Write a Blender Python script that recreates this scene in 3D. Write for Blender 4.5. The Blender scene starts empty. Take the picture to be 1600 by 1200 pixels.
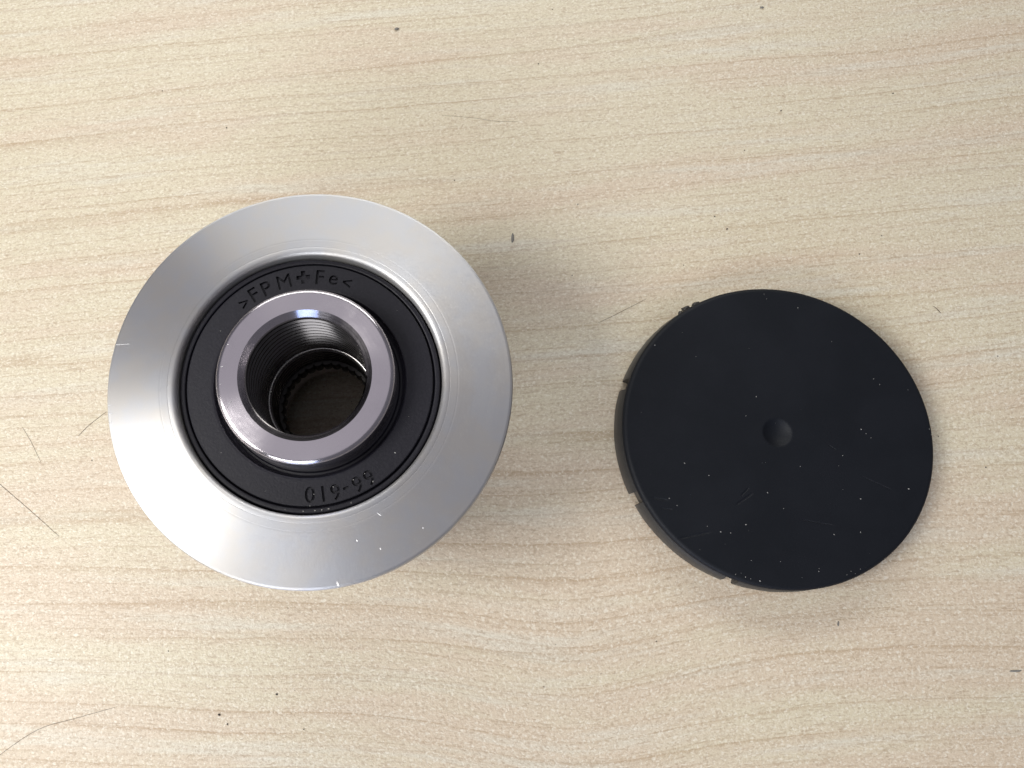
import bpy, bmesh, math, random
from mathutils import Vector, Matrix, noise as mnoise

random.seed(7)
S = bpy.context.scene
COL = S.collection
MM = 0.001

# ------------------------------------------------------------------ camera
cd = bpy.data.cameras.new("camera")
cam = bpy.data.objects.new("camera", cd)
COL.objects.link(cam)
S.camera = cam
cd.sensor_fit = 'HORIZONTAL'
cd.sensor_width = 36.0
cd.lens = 27.0
cd.shift_x = 0.1003
cd.shift_y = -0.0015
cd.clip_start = 0.005
cd.clip_end = 50.0
# camera axes in world (columns: right, up, back)
cam.matrix_world = Matrix((
    (0.99951551, 0.00714481, 0.03029351, 0.0),
    (0.0, 0.97329578, -0.22955460, 0.0),
    (-0.03112467, 0.22944338, 0.97282423, 0.1506),
    (0, 0, 0, 1)))

# ------------------------------------------------------------------ light
W = bpy.data.worlds.new("World")
S.world = W
W.use_nodes = True
bg = W.node_tree.nodes["Background"]
bg.inputs[0].default_value = (0.88, 0.88, 1.0, 1)
bg.inputs[1].default_value = 0.15


def area(name, pos, target, size, power, color, size_y=None):
    l = bpy.data.lights.new(name, 'AREA')
    l.energy = power
    l.color = color
    l.shape = 'RECTANGLE'
    l.size = size
    l.size_y = size_y or size
    o = bpy.data.objects.new(name, l)
    COL.objects.link(o)
    o.location = pos
    d = Vector(target) - Vector(pos)
    o.rotation_euler = d.to_track_quat('-Z', 'Y').to_euler()
    return o


area("desk_lamp", (-0.34, -0.05, 0.42), (0.0, 0.04, 0), 0.19, 2.12, (1.0, 0.985, 0.945))
area("top_fill_light", (-0.02, 0.46, 0.31), (0.0, 0.10, 0), 0.60, 1.28, (1.0, 0.995, 0.955), 0.14)  # added fill lamp that brightens the far end of the desk
area("window_and_fill_light", (-0.17, -0.40, 0.31), (-0.02, 0.0, 0), 0.28, 1.22, (0.96, 0.98, 1.0), 0.20)  # added fill brightening the near desk; the window is the next lamp
area("window_and_fill_light", (-0.25, -1.30, 0.36), (0.0, 0.02, 0.03), 0.55, 3.4, (0.38, 0.54, 1.0), 0.45)
area("ceiling_light", (-0.25, 0.15, 1.20), (0.0, 0.03, 0), 1.0, 1.1, (0.98, 0.93, 1.0), 1.0)

vs = S.view_settings
vs.view_transform = 'Standard'
vs.look = 'None'
vs.exposure = 0.0
vs.gamma = 1.0


# ------------------------------------------------------------------ node helper
class NT:
    def __init__(self, name):
        self.m = bpy.data.materials.new(name)
        self.m.use_nodes = True
        self.t = self.m.node_tree
        self.b = self.t.nodes["Principled BSDF"]

    def put(self, sock, v):
        if isinstance(v, bpy.types.NodeSocket):
            self.t.links.new(v, sock)
        else:
            if sock.type == 'RGBA' and len(v) == 3:
                v = (*v, 1)
            sock.default_value = v

    def m_(self, op, a, b=0.0, c=None, clamp=False):
        n = self.t.nodes.new('ShaderNodeMath')
        n.operation = op
        n.use_clamp = clamp
        self.put(n.inputs[0], a)
        self.put(n.inputs[1], b)
        if c is not None:
            self.put(n.inputs[2], c)
        return n.outputs[0]

    def add(self, a, b): return self.m_('ADD', a, b)
    def sub(self, a, b): return self.m_('SUBTRACT', a, b)
    def mul(self, a, b): return self.m_('MULTIPLY', a, b)

    def ramp(self, v, lo, hi, a=0.0, b=1.0, smooth=True):
        n = self.t.nodes.new('ShaderNodeMapRange')
        n.interpolation_type = 'SMOOTHSTEP' if smooth else 'LINEAR'
        n.clamp = True
        for i, x in enumerate((v, lo, hi, a, b)):
            self.put(n.inputs[i], x)
        return n.outputs[0]

    def xyz(self, mult=1000.0):
        c = self.t.nodes.new('ShaderNodeTexCoord').outputs['Object']
        s = self.t.nodes.new('ShaderNodeVectorMath')
        s.operation = 'SCALE'
        self.put(s.inputs[0], c)
        s.inputs['Scale'].default_value = mult
        sp = self.t.nodes.new('ShaderNodeSeparateXYZ')
        self.put(sp.inputs[0], s.outputs[0])
        return s.outputs[0], sp.outputs[0], sp.outputs[1], sp.outputs[2]

    def vec(self, x, y, z=0.0):
        n = self.t.nodes.new('ShaderNodeCombineXYZ')
        for i, v in enumerate((x, y, z)):
            self.put(n.inputs[i], v)
        return n.outputs[0]

    def noise(self, v, scale=1.0, detail=2.0, rough=0.5, dist=0.0):
        n = self.t.nodes.new('ShaderNodeTexNoise')
        self.put(n.inputs['Vector'], v)
        n.inputs['Scale'].default_value = scale
        n.inputs['Detail'].default_value = detail
        n.inputs['Roughness'].default_value = rough
        n.inputs['Distortion'].default_value = dist
        return n.outputs[0]

    def voro(self, v, scale=1.0, rnd=1.0):
        n = self.t.nodes.new('ShaderNodeTexVoronoi')
        self.put(n.inputs['Vector'], v)
        n.inputs['Scale'].default_value = scale
        n.inputs['Randomness'].default_value = rnd
        return n.outputs['Distance']

    def mix(self, f, a, b, mode='MIX'):
        n = self.t.nodes.new('ShaderNodeMix')
        n.data_type = 'RGBA'
        n.blend_type = mode
        self.put(n.inputs[0], f)
        self.put(n.inputs[6], a)
        self.put(n.inputs[7], b)
        return n.outputs[2]

    def bump(self, h, dist, strength=1.0, prev=None):
        n = self.t.nodes.new('ShaderNodeBump')
        n.inputs['Strength'].default_value = strength
        n.inputs['Distance'].default_value = dist
        self.put(n.inputs['Height'], h)
        if prev is not None:
            self.put(n.inputs['Normal'], prev)
        return n.outputs[0]

    def radial(self):
        n = self.t.nodes.new('ShaderNodeTangent')
        n.direction_type = 'RADIAL'
        n.axis = 'Z'
        return n.outputs[0]

    def set(self, **kw):
        for k, v in kw.items():
            self.put(self.b.inputs[k.replace('_', ' ')], v)
        return self.m


# ------------------------------------------------------------------ materials
def mat_wood():
    T = NT("maple_laminate")
    v3, x, y, z = T.xyz()
    # broad wander of the grain
    wob = T.noise(T.vec(T.mul(x, 0.006), T.mul(y, 0.011)), 1.0, 2.0)
    wob2 = T.noise(T.vec(T.mul(x, 0.035), T.mul(y, 0.05), 3.0), 1.0, 2.0)
    upper = T.ramp(y, -15, 55)
    slope = T.mul(T.mul(x, -0.085), upper)
    gx = T.mul(T.sub(x, 27.0), 1 / 24.0)
    dip = T.mul(T.m_('POWER', 2.718, T.mul(T.mul(gx, gx), -1.0)), T.mul(T.ramp(y, 22, -24), 4.2))
    right = T.mul(T.mul(T.m_('MAXIMUM', T.sub(x, 27.0), 0.0), -0.045), T.ramp(y, 30, -20))
    v = T.add(T.add(T.add(y, slope), dip), right)
    v = T.add(v, T.mul(T.sub(wob, 0.5), 9.0))
    v = T.add(v, T.mul(T.sub(wob2, 0.5), 1.2))
    # growth lines
    def rings(period, seed, jitter, power):
        j = T.noise(T.vec(T.mul(v, 0.11), T.mul(x, 0.003), seed), 1.0, 2.0)
        fine = T.noise(T.vec(T.mul(x, 0.25), T.mul(v, 0.6), seed + 4), 1.0, 3.0)
        g = T.add(T.mul(v, 1.0 / period), T.mul(j, jitter))
        g = T.add(g, T.mul(fine, 0.09))
        saw = T.m_('FRACT', g)
        up = T.m_('POWER', saw, power)
        edge = T.ramp(saw, 1.0, 0.965)
        return T.mul(up, edge)
    br = T.ramp(T.noise(T.vec(T.mul(x, 0.016), T.mul(v, 0.16), 9.0), 1.0, 3.0), 0.30, 0.54)
    br2 = T.ramp(T.noise(T.vec(T.mul(x, 0.02), T.mul(v, 0.3), 17.0), 1.0, 3.0), 0.38, 0.60)
    l1 = T.mul(rings(5.8, 1.0, 2.2, 18.0), br)
    l2 = T.mul(rings(2.3, 5.0, 2.6, 9.0), br2)
    # colour fields stretched along the grain
    tone = T.noise(T.vec(T.mul(x, 0.013), T.mul(v, 0.085), 21.0), 1.0, 4.0, 0.6)
    tone2 = T.noise(T.vec(T.mul(x, 0.02), T.mul(v, 0.24), 31.0), 1.0, 4.0, 0.6)
    cream = (0.672, 0.600, 0.448)
    pink = (0.660, 0.550, 0.420)
    pale = (0.690, 0.650, 0.545)
    c = T.mix(T.ramp(T.add(tone, T.ramp(y, 60, -10, -0.05, 0.07)), 0.40, 0.62), cream, pink)
    c = T.mix(T.ramp(tone2, 0.50, 0.74, 0, 0.8), c, pale)
    c = T.mix(T.mul(l2, 0.62), c, (0.44, 0.31, 0.19))
    c = T.mix(T.mul(l1, 0.88), c, (0.40, 0.26, 0.14))
    # wormy laminate print: short flecks, light and dark
    wv = T.vec(T.mul(x, 0.75), T.mul(v, 1.5), z)
    f1 = T.noise(wv, 1.0, 3.0, 0.65, 0.6)
    f2 = T.noise(T.vec(T.mul(x, 1.7), T.mul(v, 2.5), 7.0), 1.0, 2.0, 0.6, 0.8)
    f3 = T.noise(T.vec(T.mul(x, 0.28), T.mul(v, 2.6), 13.0), 1.0, 3.0, 0.6)
    c = T.mix(T.ramp(f1, 0.51, 0.68, 0, 0.38), c, (0.45, 0.335, 0.235))
    c = T.mix(T.ramp(f2, 0.53, 0.68, 0, 0.46), c, (0.40, 0.30, 0.20))
    c = T.mix(T.ramp(f2, 0.47, 0.33, 0, 0.60), c, (0.84, 0.79, 0.68))
    c = T.mix(T.ramp(f3, 0.56, 0.70, 0, 0.50), c, (0.40, 0.29, 0.19))
    # sparse dark pores
    pv = T.vec(T.mul(x, 0.35), T.mul(v, 0.75), 2.0)
    pore = T.ramp(T.voro(pv, 1.0), 0.075, 0.04)
    keep = T.ramp(T.noise(T.vec(T.mul(x, 0.09), T.mul(y, 0.09), 41.0), 1.0, 2.0), 0.56, 0.62)
    c = T.mix(T.mul(T.mul(pore, keep), 0.6), c, (0.16, 0.11, 0.08))
    h = T.add(T.mul(f2, 0.55), T.mul(T.noise(T.vec(x, y, 50.0), 1.9, 3.0, 0.6), 0.8))
    rough = T.ramp(f1, 0.3, 0.7, 0.34, 0.46)
    nb = T.bump(h, 0.00016, 0.75)
    return T.set(Base_Color=c, Roughness=rough, Normal=nb, IOR=1.46)


def mat_turned(name, col, rough, aniso, ring_scale, ring_amt, grain=0.0, tint=None, metallic=1.0, smear=0.05):
    T = NT(name)
    v3, x, y, z = T.xyz()
    r = T.m_('SQRT', T.add(T.mul(x, x), T.mul(y, y)))
    n1 = T.noise(T.vec(T.mul(r, ring_scale), 0.0, T.mul(z, 0.2)), 1.0, 3.0, 0.7)
    n2 = T.noise(v3, 4.5, 2.0, 0.6)
    n3 = T.noise(v3, 0.16, 3.0, 0.6)
    sm = T.noise(v3, 0.07, 5.0, 0.65, 1.2)
    tl = T.noise(T.vec(T.mul(r, 5.5), 0.0, 3.0), 1.0, 2.0, 0.6)
    base = col
    if tint:
        base = T.mix(T.ramp(n3, 0.35, 0.65), col, tint)
    base = T.mix(T.ramp(n2, 0.62, 0.78, 0, 0.16 * (grain > 0)), base, (0.95, 0.95, 0.95))
    rg = T.add(rough, T.mul(T.sub(n2, 0.5), 0.16 if grain > 0 else 0.04))
    rg = T.add(rg, T.mul(T.ramp(sm, 0.45, 0.62), smear))
    rg = T.add(rg, T.mul(T.sub(tl, 0.5), 0.10))
    nb = T.bump(n1, ring_amt * 0.00001, 0.6)
    T.set(Base_Color=base, Metallic=metallic, Roughness=rg, Anisotropic=aniso, Normal=nb)
    T.put(T.b.inputs['Tangent'], T.radial())
    T.b.inputs['Anisotropic Rotation'].default_value = 0.25
    return T.m


def mat_plain(name, col, rough, metallic=0.0, spec=0.5, bump=0.0, bscale=4.0):
    T = NT(name)
    v3, x, y, z = T.xyz()
    n = T.noise(v3, bscale, 3.0, 0.6)
    T.set(Base_Color=T.mix(T.ramp(n, 0.35, 0.7, 0, 0.35), col, tuple(min(1, c * 1.5 + 0.002) for c in col)),
          Roughness=T.add(rough, T.mul(T.sub(n, 0.5), 0.15)), Metallic=metallic)
    T.put(T.b.inputs['Specular IOR Level'], spec)
    if bump:
        T.put(T.b.inputs['Normal'], T.bump(n, bump))
    return T.m


def mat_cap():
    T = NT("black_cap_plastic")
    v3, x, y, z = T.xyz()
    n = T.noise(v3, 5.0, 3.0, 0.6)
    big = T.noise(v3, 0.10, 3.0, 0.5)
    scr = None
    for (x0, y0, x1, y1, w) in ((-5.5, -11.2, -9.2, -13.6, .16), (-6.2, -10.2, -8.0, -11.9, .13),
                                (-13.5, -18.2, -20.5, -19.6, .18), (-21, -12.6, -24.5, -12.0, .16),
                                (2, -16, 9, -17.3, .10), (9.0, -2.3, 10.5, -3.4, .08),
                                (-20.5, -14.2, -23, -14.0, .12), (14, -8, 20, -11, .08)):
        L = math.hypot(x1 - x0, y1 - y0)
        ux, uy = (x1 - x0) / L, (y1 - y0) / L
        dx, dy = T.sub(x, x0), T.sub(y, y0)
        al = T.add(T.mul(dx, ux), T.mul(dy, uy))
        ac = T.m_('ABSOLUTE', T.add(T.add(T.mul(dx, -uy), T.mul(dy, ux)), T.mul(T.sub(n, 0.5), 0.25)))
        m = T.mul(T.ramp(ac, w * 1.8, w * 0.2), T.mul(T.ramp(al, 0, L * .25), T.ramp(al, L, L * .7)))
        scr = m if scr is None else T.m_('MAXIMUM', scr, m)
    h = T.sub(T.mul(n, 0.25), T.mul(scr, 1.0))
    col = T.mix(T.ramp(big, 0.35, 0.7), (0.0042, 0.0055, 0.0088), (0.0060, 0.0074, 0.0112))
    T.set(Base_Color=col, Roughness=T.ramp(n, 0.3, 0.7, 0.50, 0.62), Normal=T.bump(h, 0.00016, 0.7))
    T.put(T.b.inputs['Specular IOR Level'], 0.26)
    return T.m


M_WOOD = mat_wood()
M_ALU = mat_turned("turned_aluminium", (0.60, 0.583, 0.562), 0.44, 0.70, 2.2, 0.30, 0.03, (0.575, 0.58, 0.595), smear=0.018)
M_STEEL = mat_turned("machined_steel", (0.65, 0.61, 0.645), 0.18, 0.88, 2.5, 0.05, 0.0)
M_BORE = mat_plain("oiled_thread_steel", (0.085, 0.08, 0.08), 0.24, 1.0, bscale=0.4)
M_LEDGE = mat_plain("bright_ledge_steel", (0.62, 0.60, 0.58), 0.28, 1.0)
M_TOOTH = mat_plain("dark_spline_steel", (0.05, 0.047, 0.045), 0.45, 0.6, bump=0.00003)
M_RUBBER = mat_plain("black_fluororubber", (0.0078, 0.0073, 0.0118), 0.46, 0.0, 0.36, 0.00003, 2.5)
M_CAP = mat_cap()
M_TAB = mat_plain("black_cap_skirt_plastic", (0.032, 0.031, 0.030), 0.40, 0.0, 0.5, 0.00003, 3.0)
M_HAIR = mat_plain("dark_hair", (0.07, 0.045, 0.03), 0.5)
M_DIRT = mat_plain("dark_dirt", (0.05, 0.04, 0.033), 0.8)
M_GREYD = mat_plain("grey_dirt", (0.20, 0.19, 0.17), 0.8)
M_DUST = mat_plain("pale_dust", (0.38, 0.37, 0.35), 0.8)
M_NICK = mat_plain("bright_nick", (0.78, 0.78, 0.78), 0.40, 1.0)


# ------------------------------------------------------------------ mesh helpers
def link(name, me, mat, parent=None):
    o = bpy.data.objects.new(name, me)
    COL.objects.link(o)
    if mat:
        me.materials.append(mat)
    if parent:
        o.parent = parent
    return o


def shade(me, ang=32):
    for p in me.polygons:
        p.use_smooth = True
    me.set_sharp_from_angle(angle=math.radians(ang))


def lathe_mesh(name, prof, seg=224, closed=True, a0=0.0, a1=360.0, rfun=None, hold=True):
    """profile of (r, z) in mm turned about z; closed = the profile is a loop."""
    # holding loops next to every corner keep long faces flat under smooth shading
    q = []
    m = len(prof)
    for k in range(m):
        q.append(prof[k])
        if k == m - 1 and not closed:
            break
        (r0, z0), (r1, z1) = prof[k], prof[(k + 1) % m]
        L = math.hypot(r1 - r0, z1 - z0)
        if hold and L > 0.9:
            for t in (0.07 / L, 1 - 0.07 / L):
                q.append((r0 + (r1 - r0) * t, z0 + (z1 - z0) * t))
    prof = q
    full = abs(a1 - a0) >= 360
    n = seg if full else seg + 1
    V, F = [], []
    axis = {}
    np_ = len(prof)
    idx = []
    for i in range(n):
        a = math.radians(a0 + (a1 - a0) * i / seg)
        row = []
        for k, (r, z) in enumerate(prof):
            if r == 0:
                if k not in axis:
                    axis[k] = len(V)
                    V.append((0, 0, z * MM))
                row.append(axis[k])
                continue
            rr, zz = (r, z) if rfun is None else rfun(r, z, a, k)
            row.append(len(V))
            V.append((rr * math.cos(a) * MM, rr * math.sin(a) * MM, zz * MM))
        idx.append(row)
    for i in range(seg):
        A, B = idx[i], idx[(i + 1) % n]
        for k in range(np_ if closed else np_ - 1):
            q = [A[k], B[k], B[(k + 1) % np_], A[(k + 1) % np_]]
            u = []
            for t in q:
                if t not in u:
                    u.append(t)
            if len(u) > 2:
                F.append(u)
    if not full and closed:
        F.append(idx[0][:])
        F.append(idx[-1][::-1])
    me = bpy.data.meshes.new(name)
    me.from_pydata(V, [], F)
    bm = bmesh.new()
    bm.from_mesh(me)
    bmesh.ops.recalc_face_normals(bm, faces=bm.faces)
    bm.to_mesh(me)
    bm.free()
    shade(me)
    return me


def arc(cx, cz, r, a0, a1, n):
    return [(cx + r * math.cos(math.radians(a0 + (a1 - a0) * i / n)),
             cz + r * math.sin(math.radians(a0 + (a1 - a0) * i / n))) for i in range(n + 1)]


def thing(name, loc, label, cat):
    o = bpy.data.objects.new(name, None)
    COL.objects.link(o)
    o.empty_display_size = 0.01
    o.location = loc
    o['label'] = label
    o['category'] = cat
    return o


def tag(o, label, cat, group=None):
    o['label'] = label
    o['category'] = cat
    if group:
        o['group'] = group
    return o


def lump(name, size, mat, parent=None, loc=(0, 0, 0), rot=0.0, rough=0.35, sub=2, seed=0):
    """irregular pebble, size = full extents in mm, base at z = 0"""
    bm = bmesh.new()
    bmesh.ops.create_icosphere(bm, subdivisions=sub, radius=1.0)
    for v in bm.verts:
        d = 1 + rough * mnoise.noise(v.co * 1.7 + Vector((seed * 3.1, seed, 0)))
        v.co *= d
    zmin = min(v.co.z for v in bm.verts)
    for v in bm.verts:
        v.co.z -= zmin
        v.co = Vector((v.co.x * size[0] / 2, v.co.y * size[1] / 2, v.co.z * size[2] / 2)) * MM
    me = bpy.data.meshes.new(name)
    bm.to_mesh(me)
    bm.free()
    for p in me.polygons:
        p.use_smooth = True
    o = link(name, me, mat, parent)
    o.location = [c * MM for c in loc]
    o.rotation_euler.z = rot
    return o


# ------------------------------------------------------------------ desk
bm = bmesh.new()
bmesh.ops.create_cube(bm, size=1.0)
for v in bm.verts:
    v.co = Vector((v.co.x * 1.5, v.co.y * 0.8 , v.co.z * 0.025 - 0.0125))
bmesh.ops.bevel(bm, geom=bm.edges[:], offset=0.002, segments=3, affect='EDGES', profile=0.5)
me = bpy.data.meshes.new("desk_top")
bm.to_mesh(me)
bm.free()
desk = link("table_top", me, M_WOOD)
desk['kind'] = 'structure'

# ------------------------------------------------------------------ pulley
PX, PY = -18.851, 27.163
pul = thing("alternator_pulley", (PX * MM, PY * MM, 0),
            "silver metal pulley with wide flange, black rubber seal and threaded bore", "pulley")

# body: flange, grooved belt track, recess
prof = [(20.3, 6.0), (20.3, 36.2)]
prof += arc(20.98, 37.28, 0.68, 180, 92, 8)
prof += [(21.45, 37.965), (21.50, 37.950), (21.56, 37.968), (22.62, 37.962), (22.68, 37.948), (22.75, 37.958), (23.0, 37.95),
         (30.55, 37.60), (30.82, 37.50), (30.97, 37.25), (31.0, 36.9), (31.0, 35.9), (30.8, 35.5), (30.2, 35.2), (27.4, 34.0), (26.4, 33.4)]
z = 32.6
for k in range(6):
    prof += [(26.3, z), (23.7, z - 1.55), (23.7, z - 1.95), (26.3, z - 3.5)]
    z -= 3.56
prof += [(26.3, z - 0.2), (26.3, 6.0), (25.6, 4.2), (24.6, 0.5), (24.0, 0.0), (21.4, 0.0), (21.0, 0.4), (21.0, 5.0)]
body = link("flange_body", lathe_mesh("flange_body", prof, 288), M_ALU, pul)
body['label'] = "turned silver aluminium flange with a rounded inner lip"

# hub
hp = arc(12.56, 40.55, 0.82, 88, 0, 10)
hp = [(9.98, 41.37), (10.12, 41.37)] + hp + [(13.40, 39.4), (13.40, 8.0), (12.6, 4.0), (9.9, 4.0), (9.6, 4.6), (9.6, 12.8),
      (9.0, 13.0), (9.0, 22.6), (9.75, 23.4), (9.75, 39.9), (9.12, 40.25)]
hub = link("hub", lathe_mesh("hub", hp, 224), M_STEEL, pul)
hub['label'] = "bright steel hub sleeve standing proud of the black seal"

# internal thread: helical grooves
def helix_mesh(name, zt, zb, pitch, r_in, r_out, seg=144):
    shape = [(0.0, r_in), (0.14, r_in), (0.46, r_out), (0.60, r_out), (0.92, r_in), (1.0, r_in)]
    V, F = [], []
    steps = int((zt - zb) / pitch * seg)
    for i in range(-seg, steps + 1):
        a = 2 * math.pi * i / seg
        for t, r in shape:
            zz_ = min(zt, max(zb, zt - pitch * i / seg - pitch * t))
            V.append((r * math.cos(a) * MM, r * math.sin(a) * MM, zz_ * MM))
    n = len(shape)
    for i in range(steps + seg):
        for k in range(n - 1):
            F.append((i * n + k, i * n + k + 1, (i + 1) * n + k + 1, (i + 1) * n + k))
    me = bpy.data.meshes.new(name)
    me.from_pydata(V, [], F)
    bm = bmesh.new()
    bm.from_mesh(me)
    bmesh.ops.remove_doubles(bm, verts=bm.verts, dist=1e-7)
    bmesh.ops.dissolve_degenerate(bm, edges=bm.edges, dist=1e-7)
    bmesh.ops.recalc_face_normals(bm, faces=bm.faces)
    bm.to_mesh(me)
    bm.free()
    shade(me, 18)
    return me


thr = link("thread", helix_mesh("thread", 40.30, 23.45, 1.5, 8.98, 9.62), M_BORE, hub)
thr['label'] = "dark oily internal screw thread in the bore"
lp = [(9.72, 23.62), (8.98, 23.62)] + arc(8.98, 23.42, 0.2, 90, 180, 4) + [(8.78, 23.2), (9.72, 23.1)]
led = link("ledge", lathe_mesh("ledge", lp, 192), M_LEDGE, hub)
fine = []
zz = 23.0
while zz > 16.6:
    fine += [(8.60, zz - 0.03), (8.60, zz - 0.35), (8.88, zz - 0.62), (8.88, zz - 0.88), (8.60, zz - 1.12)]
    zz -= 1.18
fine += [(8.60, 16.0), (9.2, 16.0), (9.2, 23.0)]
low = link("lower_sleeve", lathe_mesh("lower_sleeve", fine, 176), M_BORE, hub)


def spl(r, zz, a, k):
    if r < 8.8:
        u = ((33 * a / (2 * math.pi)) % 1.0) * 2 - 1
        return r + 0.62 * (1 - math.sqrt(max(0.0, 1 - u * u * 0.96))), zz
    return r, zz


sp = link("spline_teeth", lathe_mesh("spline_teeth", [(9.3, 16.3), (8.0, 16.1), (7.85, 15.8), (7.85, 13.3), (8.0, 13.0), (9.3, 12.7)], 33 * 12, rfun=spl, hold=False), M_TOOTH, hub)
shade(sp.data, 45)

# front bearing shield that closes the lower gap
link("front_shield", lathe_mesh("front_shield", [(13.3, 7.0), (20.4, 7.0), (20.4, 9.5), (13.3, 9.5)], 128), M_RUBBER, pul)

# seal with engraved lettering
sprof = [(20.28, 33.0), (20.28, 34.9), (20.02, 35.2)]
sprof += arc(19.80, 35.82, 0.2, 0, 90, 4) + arc(19.42, 35.82, 0.2, 90, 180, 4)
sprof += [(19.18, 35.45), (19.08, 35.35), (18.98, 35.5), (18.92, 36.12), (18.80, 36.2), (15.15, 36.2)]
sprof += arc(15.0, 35.9, 0.28, 85, 170, 5)
sprof += [(14.55, 34.9), (14.2, 34.55), (13.9, 34.6), (13.66, 34.95), (13.36, 34.95), (13.36, 33.0)]
sprof = [(r, z_ + (0.5 if z_ > 33.5 else 0)) for r, z_ in sprof]
sme = lathe_mesh("seal", sprof, 224)
seal = link("rubber_seal", sme, M_RUBBER, pul)
seal['label'] = "black rubber seal ring engraved >FPM+Fe< and 66-610"


def glyph_mesh(ch, size):
    if ch == '+':
        w, h = 0.33, 1.08
        bm = bmesh.new()
        pts = [(-w, -h), (w, -h), (w, -w), (h, -w), (h, w), (w, w), (w, h), (-w, h), (-w, w), (-h, w), (-h, -w), (-w, -w)]
        vs_ = [bm.verts.new((p[0], p[1], -0.5)) for p in pts]
        f = bm.faces.new(vs_)
        ex = bmesh.ops.extrude_face_region(bm, geom=[f])
        for g in ex['geom']:
            if isinstance(g, bmesh.types.BMVert):
                g.co.z = 0.5
        bmesh.ops.recalc_face_normals(bm, faces=bm.faces)
        m = bpy.data.meshes.new("glyph")
        bm.to_mesh(m)
        bm.free()
        return m
    c = bpy.data.curves.new("glyph", 'FONT')
    c.body = ch
    c.size = size
    c.align_x = 'CENTER'
    c.align_y = 'CENTER'
    c.extrude = 0.5
    c.offset = 0.0 if ch == 'M' else 0.035
    c.resolution_u = 4
    o = bpy.data.objects.new("glyph", c)
    COL.objects.link(o)
    dg = bpy.context.evaluated_depsgraph_get()
    m = bpy.data.meshes.new_from_object(o.evaluated_get(dg))
    bpy.data.objects.remove(o)
    # centre vertically and weld
    bm = bmesh.new()
    bm.from_mesh(m)
    bmesh.ops.remove_doubles(bm, verts=bm.verts, dist=1e-4)
    ys = [v.co.y for v in bm.verts]
    xs = [v.co.x for v in bm.verts]
    cy, cx = (max(ys) + min(ys)) / 2, (max(xs) + min(xs)) / 2
    for v in bm.verts:
        v.co.y -= cy
        v.co.x -= cx
    bmesh.ops.recalc_face_normals(bm, faces=bm.faces)
    bm.to_mesh(m)
    bm.free()
    return m


TXT = [('>', 130, 16.6, 2.8), ('F', 123, 16.85, 3.4), ('P', 115.5, 16.8, 3.4), ('M', 105.5, 16.85, 3.4), ('+', 95, 17.0, 2.6),
       ('F', 86, 16.95, 3.4), ('e', 78.6, 16.75, 3.3), ('<', 71, 16.85, 2.8),
       ('6', -57.5, 17.5, 3.3), ('6', -64, 17.5, 3.3), ('-', -70, 17.3, 3.3), ('6', -75.3, 17.45, 3.3), ('1', -81.5, 17.3, 3.3), ('0', -88, 17.25, 3.3)]
bmc = bmesh.new()
for ch, ang, rad, size in TXT:
    gm = glyph_mesh(ch, size)
    a = math.radians(ang)
    M = (Matrix.Translation((rad * math.cos(a) * MM, rad * math.sin(a) * MM, (36.7 + 0.5 - 0.42) * MM))
         @ Matrix.Rotation(a - math.pi / 2, 4, 'Z') @ Matrix.Scale(MM, 4))
    gm.transform(M)
    bmc.from_mesh(gm)
cutm = bpy.data.meshes.new("cut")
bmc.to_mesh(cutm)
bmc.free()
cut = bpy.data.objects.new("cut", cutm)
COL.objects.link(cut)
cut.parent = pul
md = seal.modifiers.new("engrave", 'BOOLEAN')
md.operation = 'DIFFERENCE'
md.solver = 'EXACT'
md.object = cut
bpy.context.view_layer.update()
dg = bpy.context.evaluated_depsgraph_get()
newm = bpy.data.meshes.new_from_object(seal.evaluated_get(dg))
seal.modifiers.clear()
if len(newm.polygons) > 1000:
    seal.data = newm
    seal.data.name = "rubber_seal"
    shade(seal.data, 30)
print("SEAL polys", len(newm.polygons))
bpy.data.objects.remove(cut)

# dust grains on the seal and bright nicks on the flange
def dust_mesh(name, pts, zmm, smin, smax):
    bm = bmesh.new()
    for i, (x_, y_, s_) in enumerate(pts):
        r = bmesh.ops.create_icosphere(bm, subdivisions=1, radius=0.5)
        sc = s_ * random.uniform(smin, smax)
        ang = random.uniform(0, 6.28)
        el = random.uniform(1.0, 2.2)
        for v in r['verts']:
            p = v.co * (1 + 0.5 * mnoise.noise(v.co * 3 + Vector((i, 0, 0))))
            p = Vector((p.x * el, p.y, p.z * 0.6 + 0.25)) * sc
            p.rotate(Matrix.Rotation(ang, 3, 'Z'))
            v.co = (p + Vector((x_, y_, zmm))) * MM
    me = bpy.data.meshes.new(name)
    bm.to_mesh(me)
    bm.free()
    return me


sp_ = []
for ang, rad, s in ((-57, 18.25, 1.1), (-58.5, 16.6, 1.0), (-65, 16.6, 1.3), (-76, 16.6, 1.1), (-86, 17.2, 1.0), (-88, 18.9, .8), (-40, 17.2, .9),
                    (40, 17.5, .6), (-20, 16.2, .5), (-140, 17, .5), (150, 16.4, .5), (-110, 17.8, .6)):
    a = math.radians(ang)
    sp_.append((rad * math.cos(a), rad * math.sin(a), s))
d = link("dust", dust_mesh("seal_dust", sp_, 36.68, 0.11, 0.18), M_DUST, seal)
d['kind'] = 'stuff'
sp_ = []
for ang, rad, s in ((-86, 19.6, 1.2), (-91, 19.65, 1), (-83, 19.6, 1.1), (-80, 19.6, 1.0), (-70, 19.6, .7), (-99, 19.6, .7)):
    a = math.radians(ang)
    sp_.append((rad * math.cos(a), rad * math.sin(a), s))
d = link("dust", dust_mesh("seal_rim_dust", sp_, 36.5, 0.12, 0.18), M_DUST, seal)
d['kind'] = 'stuff'


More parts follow.
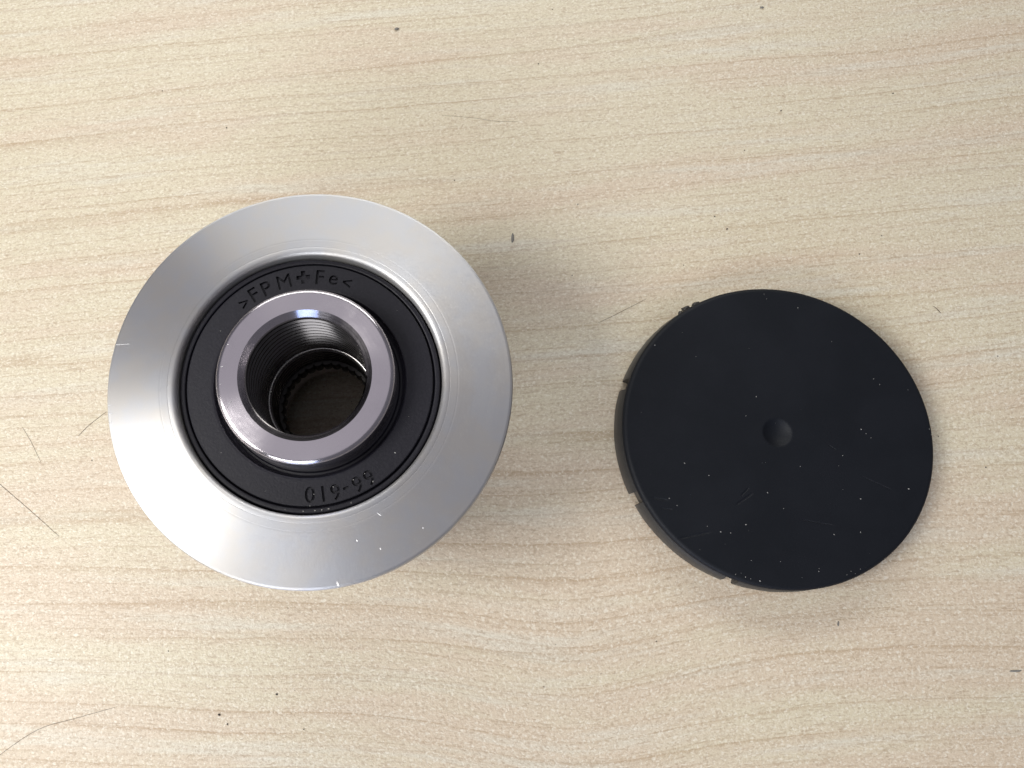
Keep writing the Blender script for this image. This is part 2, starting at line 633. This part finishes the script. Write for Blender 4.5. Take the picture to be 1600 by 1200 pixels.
def nick(ang, r0, r1, w, skew=0.0, top=None, par=None):
    a = math.radians(ang)
    def zf(r): return (37.95 - (r - 23.0) * 0.35 / 7.55 + 0.012) if top is None else top
    bm = bmesh.new()
    ring = []
    for r, ww in ((r0, 0.02), ((r0 + r1) / 2, w), (r1, w * 0.8)):
        for s in (-1, 1):
            t = s * ww / 2 + skew * (r - r0)
            ring.append(bm.verts.new(((r * math.cos(a) - t * math.sin(a)) * MM, (r * math.sin(a) + t * math.cos(a)) * MM, (zf(r) + (0.02 if s > 0 else 0)) * MM)))
    bm.faces.new((ring[0], ring[1], ring[3], ring[2]))
    bm.faces.new((ring[2], ring[3], ring[5], ring[4]))
    ex = bmesh.ops.extrude_face_region(bm, geom=bm.faces[:])
    for g in ex['geom']:
        if isinstance(g, bmesh.types.BMVert):
            g.co.z -= 0.06 * MM
    bmesh.ops.recalc_face_normals(bm, faces=bm.faces)
    me = bpy.data.meshes.new("nick")
    bm.to_mesh(me)
    bm.free()
    return link("nick", me, M_NICK, par or body)


nick(-80.5, 30.0, 30.75, 0.28, 0.2)
nick(168, 28.5, 30.7, 0.10, 0.25)
nick(187, 30.1, 30.75, 0.16)
nick(189.5, 30.0, 30.7, 0.18)
nick(192, 30.2, 30.7, 0.12)
nick(-66, 27.3, 27.6, 0.2)
nick(-72, 25.0, 25.3, 0.2)
nick(-52, 28.0, 28.25, 0.18)
nick(-62, 22.6, 23.3, 0.14, 0.5)

for ang_, w_ in ((174, 0.12), (158, 0.07), (186.5, 0.06)):
    nick(ang_, 12.58 - w_ * 3.5, 12.58, w_, 0.3, 41.375, hub)
nick(200, 11.2, 12.2, 0.09, 0.8, 41.378, hub)

# ------------------------------------------------------------------ cap
CX, CY = 64.557, 23.935
cap = thing("dust_cap", (CX * MM, CY * MM, 0), "round matte black plastic cap with a small centre dimple lying on the desk", "cap")
cp = [(0, 5.25)]
for i in range(1, 9):
    r = 2.55 * i / 8
    cp.append((r, 5.25 + 0.86 * (r / 2.55) ** 2))
cp += [(2.68, 6.17), (2.85, 6.2), (27.75, 6.2)]
cp += arc(27.85, 5.35, 0.85, 88, 0, 7) + [(28.68, 5.1), (28.5, 4.9), (28.05, 4.75), (27.5, 4.7), (0, 4.3)]
disc = link("disc", lathe_mesh("disc", cp, 256, closed=False), M_CAP, cap)
wall = link("skirt_wall", lathe_mesh("skirt_wall", [(28.05, 0.5), (28.05, 4.9), (26.8, 4.9), (26.8, 0.5)], 224), M_TAB, cap)
starts = [114 + 45.2 * k for k in range(8)]
for k in range(8):
    a0 = starts[k] + 2.3
    a1 = starts[(k + 1) % 8] + (360 if k == 7 else 0) - 2.3
    tp = [(26.9, 0.0), (28.8, 0.0), (29.05, 0.35), (29.1, 1.4), (28.95, 2.6), (28.62, 3.6), (28.2, 4.1), (27.9, 4.2), (26.9, 4.2)]

    def jag(r, zz, a, kk):
        n_ = mnoise.noise(Vector((a * 9, kk * 2.0, 4.0)))
        return r + (0.06 * n_ if 1 <= kk <= 3 else 0), zz
    link("snap_tab", lathe_mesh("snap_tab", tp, 40, a0=a0, a1=a1, rfun=jag, hold=False), M_TAB, cap)
for k, (ang, rad, sx, sy, sz, zc) in enumerate(((119.5, 28.9, 1.7, 1.3, 1.6, 3.0), (115.3, 28.85, 1.6, 0.9, 1.3, 3.6), (121.5, 28.8, 1.0, 0.9, 1.2, 2.6))):
    a = math.radians(ang)
    lump("molding_burr", (sx, sy, sz), M_TAB, cap, (rad * math.cos(a), rad * math.sin(a), zc), a + math.pi / 2, 0.5, 2, k)
dots = [(-3.2, 6.9, 1.5), (0.4, 27.4, 1), (0.8, 26.4, 1.2), (-5.5, 3.2, .8), (15.5, 0.5, 1.5), (16.3, -.3, 1), (17.1, -1.1, .9), (28.0, 0.5, 1.3),
        (28.2, -.6, .9), (-21.5, 17.2, 1.1), (-13.4, -8.0, 1), (-17.7, -5.7, 1), (-0.4, -14.1, 1.1), (-7.5, -17.0, 1.3), (12.9, -18.4, 1.3),
        (8.1, -18.8, .8), (4.6, -25.3, 1), (-7.2, -23.4, 1.1), (-2.0, -23.6, 1), (22.6, -10.6, 1.6), (13.7, -12.4, 1), (-10.2, -25.8, 1.2),
        (-8.5, -26.3, 1.2), (-6.0, -27.0, 1.3), (12.0, -24.9, .8), (-21.0, -12.2, .9), (-19.7, -13.5, 1), (-3.0, -11.2, .9), (6.6, 24.5, .8),
        (12.2, 17.6, .7), (19.1, 10.2, .9), (20.1, 9.1, .8), (11.5, -4.4, .8), (10.5, -6.3, .7), (3.5, -6.4, .8), (-12.2, -18.3, 1),
        (-10.4, -18.5, 1), (-14.5, -17.3, .8), (-9.2, -25.6, .8), (-7.6, -26.6, .7), (9.5, -25.9, .7), (10.3, -25.3, .6), (11.0, -25.7, .6),
        (1.5, -26.4, .6), (25.2, 8.0, .6), (-25, 4, .5)]
for i in range(24):
    a, r = random.uniform(0, 6.283), 27 * math.sqrt(random.random())
    dots.append((r * math.cos(a), r * math.sin(a), random.uniform(.25, .5)))
d = link("dust", dust_mesh("cap_dust", [(p[0], p[1], p[2]) for p in dots], 6.18, 0.09, 0.15), M_DUST, cap)
d['kind'] = 'stuff'


# ------------------------------------------------------------------ hairs and dirt on the desk
def hair(pts, rad, label, mat=M_HAIR, name="hair_strand", cat="hair"):
    # Catmull-Rom through the points, swept as a tapering tube
    P = [Vector((p[0], p[1], 0)) for p in pts]
    P = [2 * P[0] - P[1]] + P + [2 * P[-1] - P[-2]]
    path = []
    for i in range(1, len(P) - 2):
        for k in range(8):
            t = k / 8
            a, b, c, d_ = P[i - 1], P[i], P[i + 1], P[i + 2]
            path.append(0.5 * ((2 * b) + (c - a) * t + (2 * a - 5 * b + 4 * c - d_) * t * t + (3 * b - a - 3 * c + d_) * t ** 3))
    path.append(P[-2])
    base = path[0].copy()
    n = len(path)
    V, F = [], []
    for i, p in enumerate(path):
        d_ = (path[min(n - 1, i + 1)] - path[max(0, i - 1)]).normalized()
        s = Vector((-d_.y, d_.x, 0))
        r = 0.75 * rad * (0.35 + 0.65 * math.sin(math.pi * min(1, (i + 0.6) / (n + 0.2))) ** 0.5)
        for j in range(6):
            a = j * math.pi / 3
            q = p - base + s * r * math.cos(a) + Vector((0, 0, rad * 0.9 + r * math.sin(a)))
            V.append(q * MM)
    for i in range(n - 1):
        for j in range(6):
            F.append((i * 6 + j, i * 6 + (j + 1) % 6, (i + 1) * 6 + (j + 1) % 6, (i + 1) * 6 + j))
    F.append(tuple(range(5, -1, -1)))
    F.append(tuple(range((n - 1) * 6, n * 6)))
    me = bpy.data.meshes.new(name)
    me.from_pydata(V, [], F)
    for p in me.polygons:
        p.use_smooth = True
    o = link(name, me, mat)
    o.location = base * MM
    return tag(o, label, cat)


hair([(-82.5, -37.0), (-79.9, -34.2), (-73.2, -29.8), (-66.2, -27.8), (-59.2, -25.9)], 0.045, "long thin curved hair on the desk, bent near its lower end")
hair([(-87.5, 16.6), (-86.0, 15.3), (-79.0, 9.9), (-73.1, 5.2)], 0.05, "long straight thin hair slanting down across the bare desk")
hair([(-82.9, 26.8), (-80.8, 23.9), (-78.3, 19.7)], 0.038, "short faint hair on the desk beside a longer straight hair")
hair([(-71.3, 24.9), (-69.2, 27.2), (-66.0, 29.9)], 0.055, "short dark hair pointing at the rim of the silver pulley")
hair([(33.8, 47.7), (37.9, 49.7), (43.9, 52.8)], 0.04, "fine brown hair on the desk between pulley and black cap")
hair([(101.1, 50.6), (101.8, 49.9), (102.4, 49.0)], 0.07, "tiny dark bristle on the desk beyond the black cap")
hair([(2.4, 95.7), (9.4, 94.9), (14, 94.0), (19.1, 93.8)], 0.03, "faint hair lying along the wood grain far from both parts")

o = lump("dirt_smear", (0.6, 2.2, 0.16), M_GREYD, None, (17.0, 66.5, 0), -0.1, 0.3, 2, 3)
tag(o, "small elongated grey dirt smear on the desk above the pulley", "dirt")
o = lump("crumb", (1.1, 0.6, 0.4), M_GREYD, None, (-7.5, 117.6, 0), 0.2, 0.5, 2, 5)
tag(o, "largest grey brown crumb on the bare desk behind the pulley", "crumb")
o = lump("crumb", (0.9, 0.5, 0.3), M_GREYD, None, (74.3, 121.2, 0), 0.0, 0.5, 2, 8)
tag(o, "small greyish crumb on the desk far behind the black cap", "crumb")
o = lump("dirt_smear", (2.2, 0.35, 0.1), M_GREYD, None, (105.0, -18.9, 0), 0.06, 0.3, 2, 9)
tag(o, "thin dark dirt streak on the desk along the grain before the cap", "dirt")
o = lump("dirt_smear", (0.35, 1.0, 0.1), M_GREYD, None, (74.5, -10.8, 0), -0.25, 0.3, 2, 11)
tag(o, "tiny upright grey scuff on the desk before the black cap", "dirt")

specks = [(-29.2, -23.5, .5), (-39.7, -27.1, .55), (-38.1, -28.7, .4), (75.7, 95.3, .4), (61.6, 67.9, .45), (59.3, 70.8, .35), (27.7, 121.9, .3),
          (-45.0, 93.5, .42), (24, 108, .35), (31, 74, .3), (88, 62, .35), (93, 66, .3), (112, 40, .3), (-24, -29.5, .3), (41, -14, .3), (52, 60, .25),
          (5, 80, .3), (-68, 20, .28), (-60, 103, .3), (100, 99, .35), (67, 86, .3), (-50, -16, .25), (20, -22, .25), (106, 18, .3), (98, 24, .25), (29, 58, .3)]
base_meshes = []
for k in range(4):
    b = lump("dirt_speck", (1.0, 0.75, 0.5), M_DIRT, None, (0, 0, 0), 0, 0.5, 1, k + 20)
    base_meshes.append(b.data)
    bpy.data.objects.remove(b)
for i, (x_, y_, s_) in enumerate(specks):
    o = bpy.data.objects.new("dirt_speck", base_meshes[i % 4])
    COL.objects.link(o)
    o.location = (x_ * MM, y_ * MM, 0)
    o.scale = (s_, s_, s_)
    o.rotation_euler.z = random.uniform(0, 6.28)
    tag(o, "tiny dark dirt speck lying on the pale wood desk", "speck", "dark specks scattered on the desk")
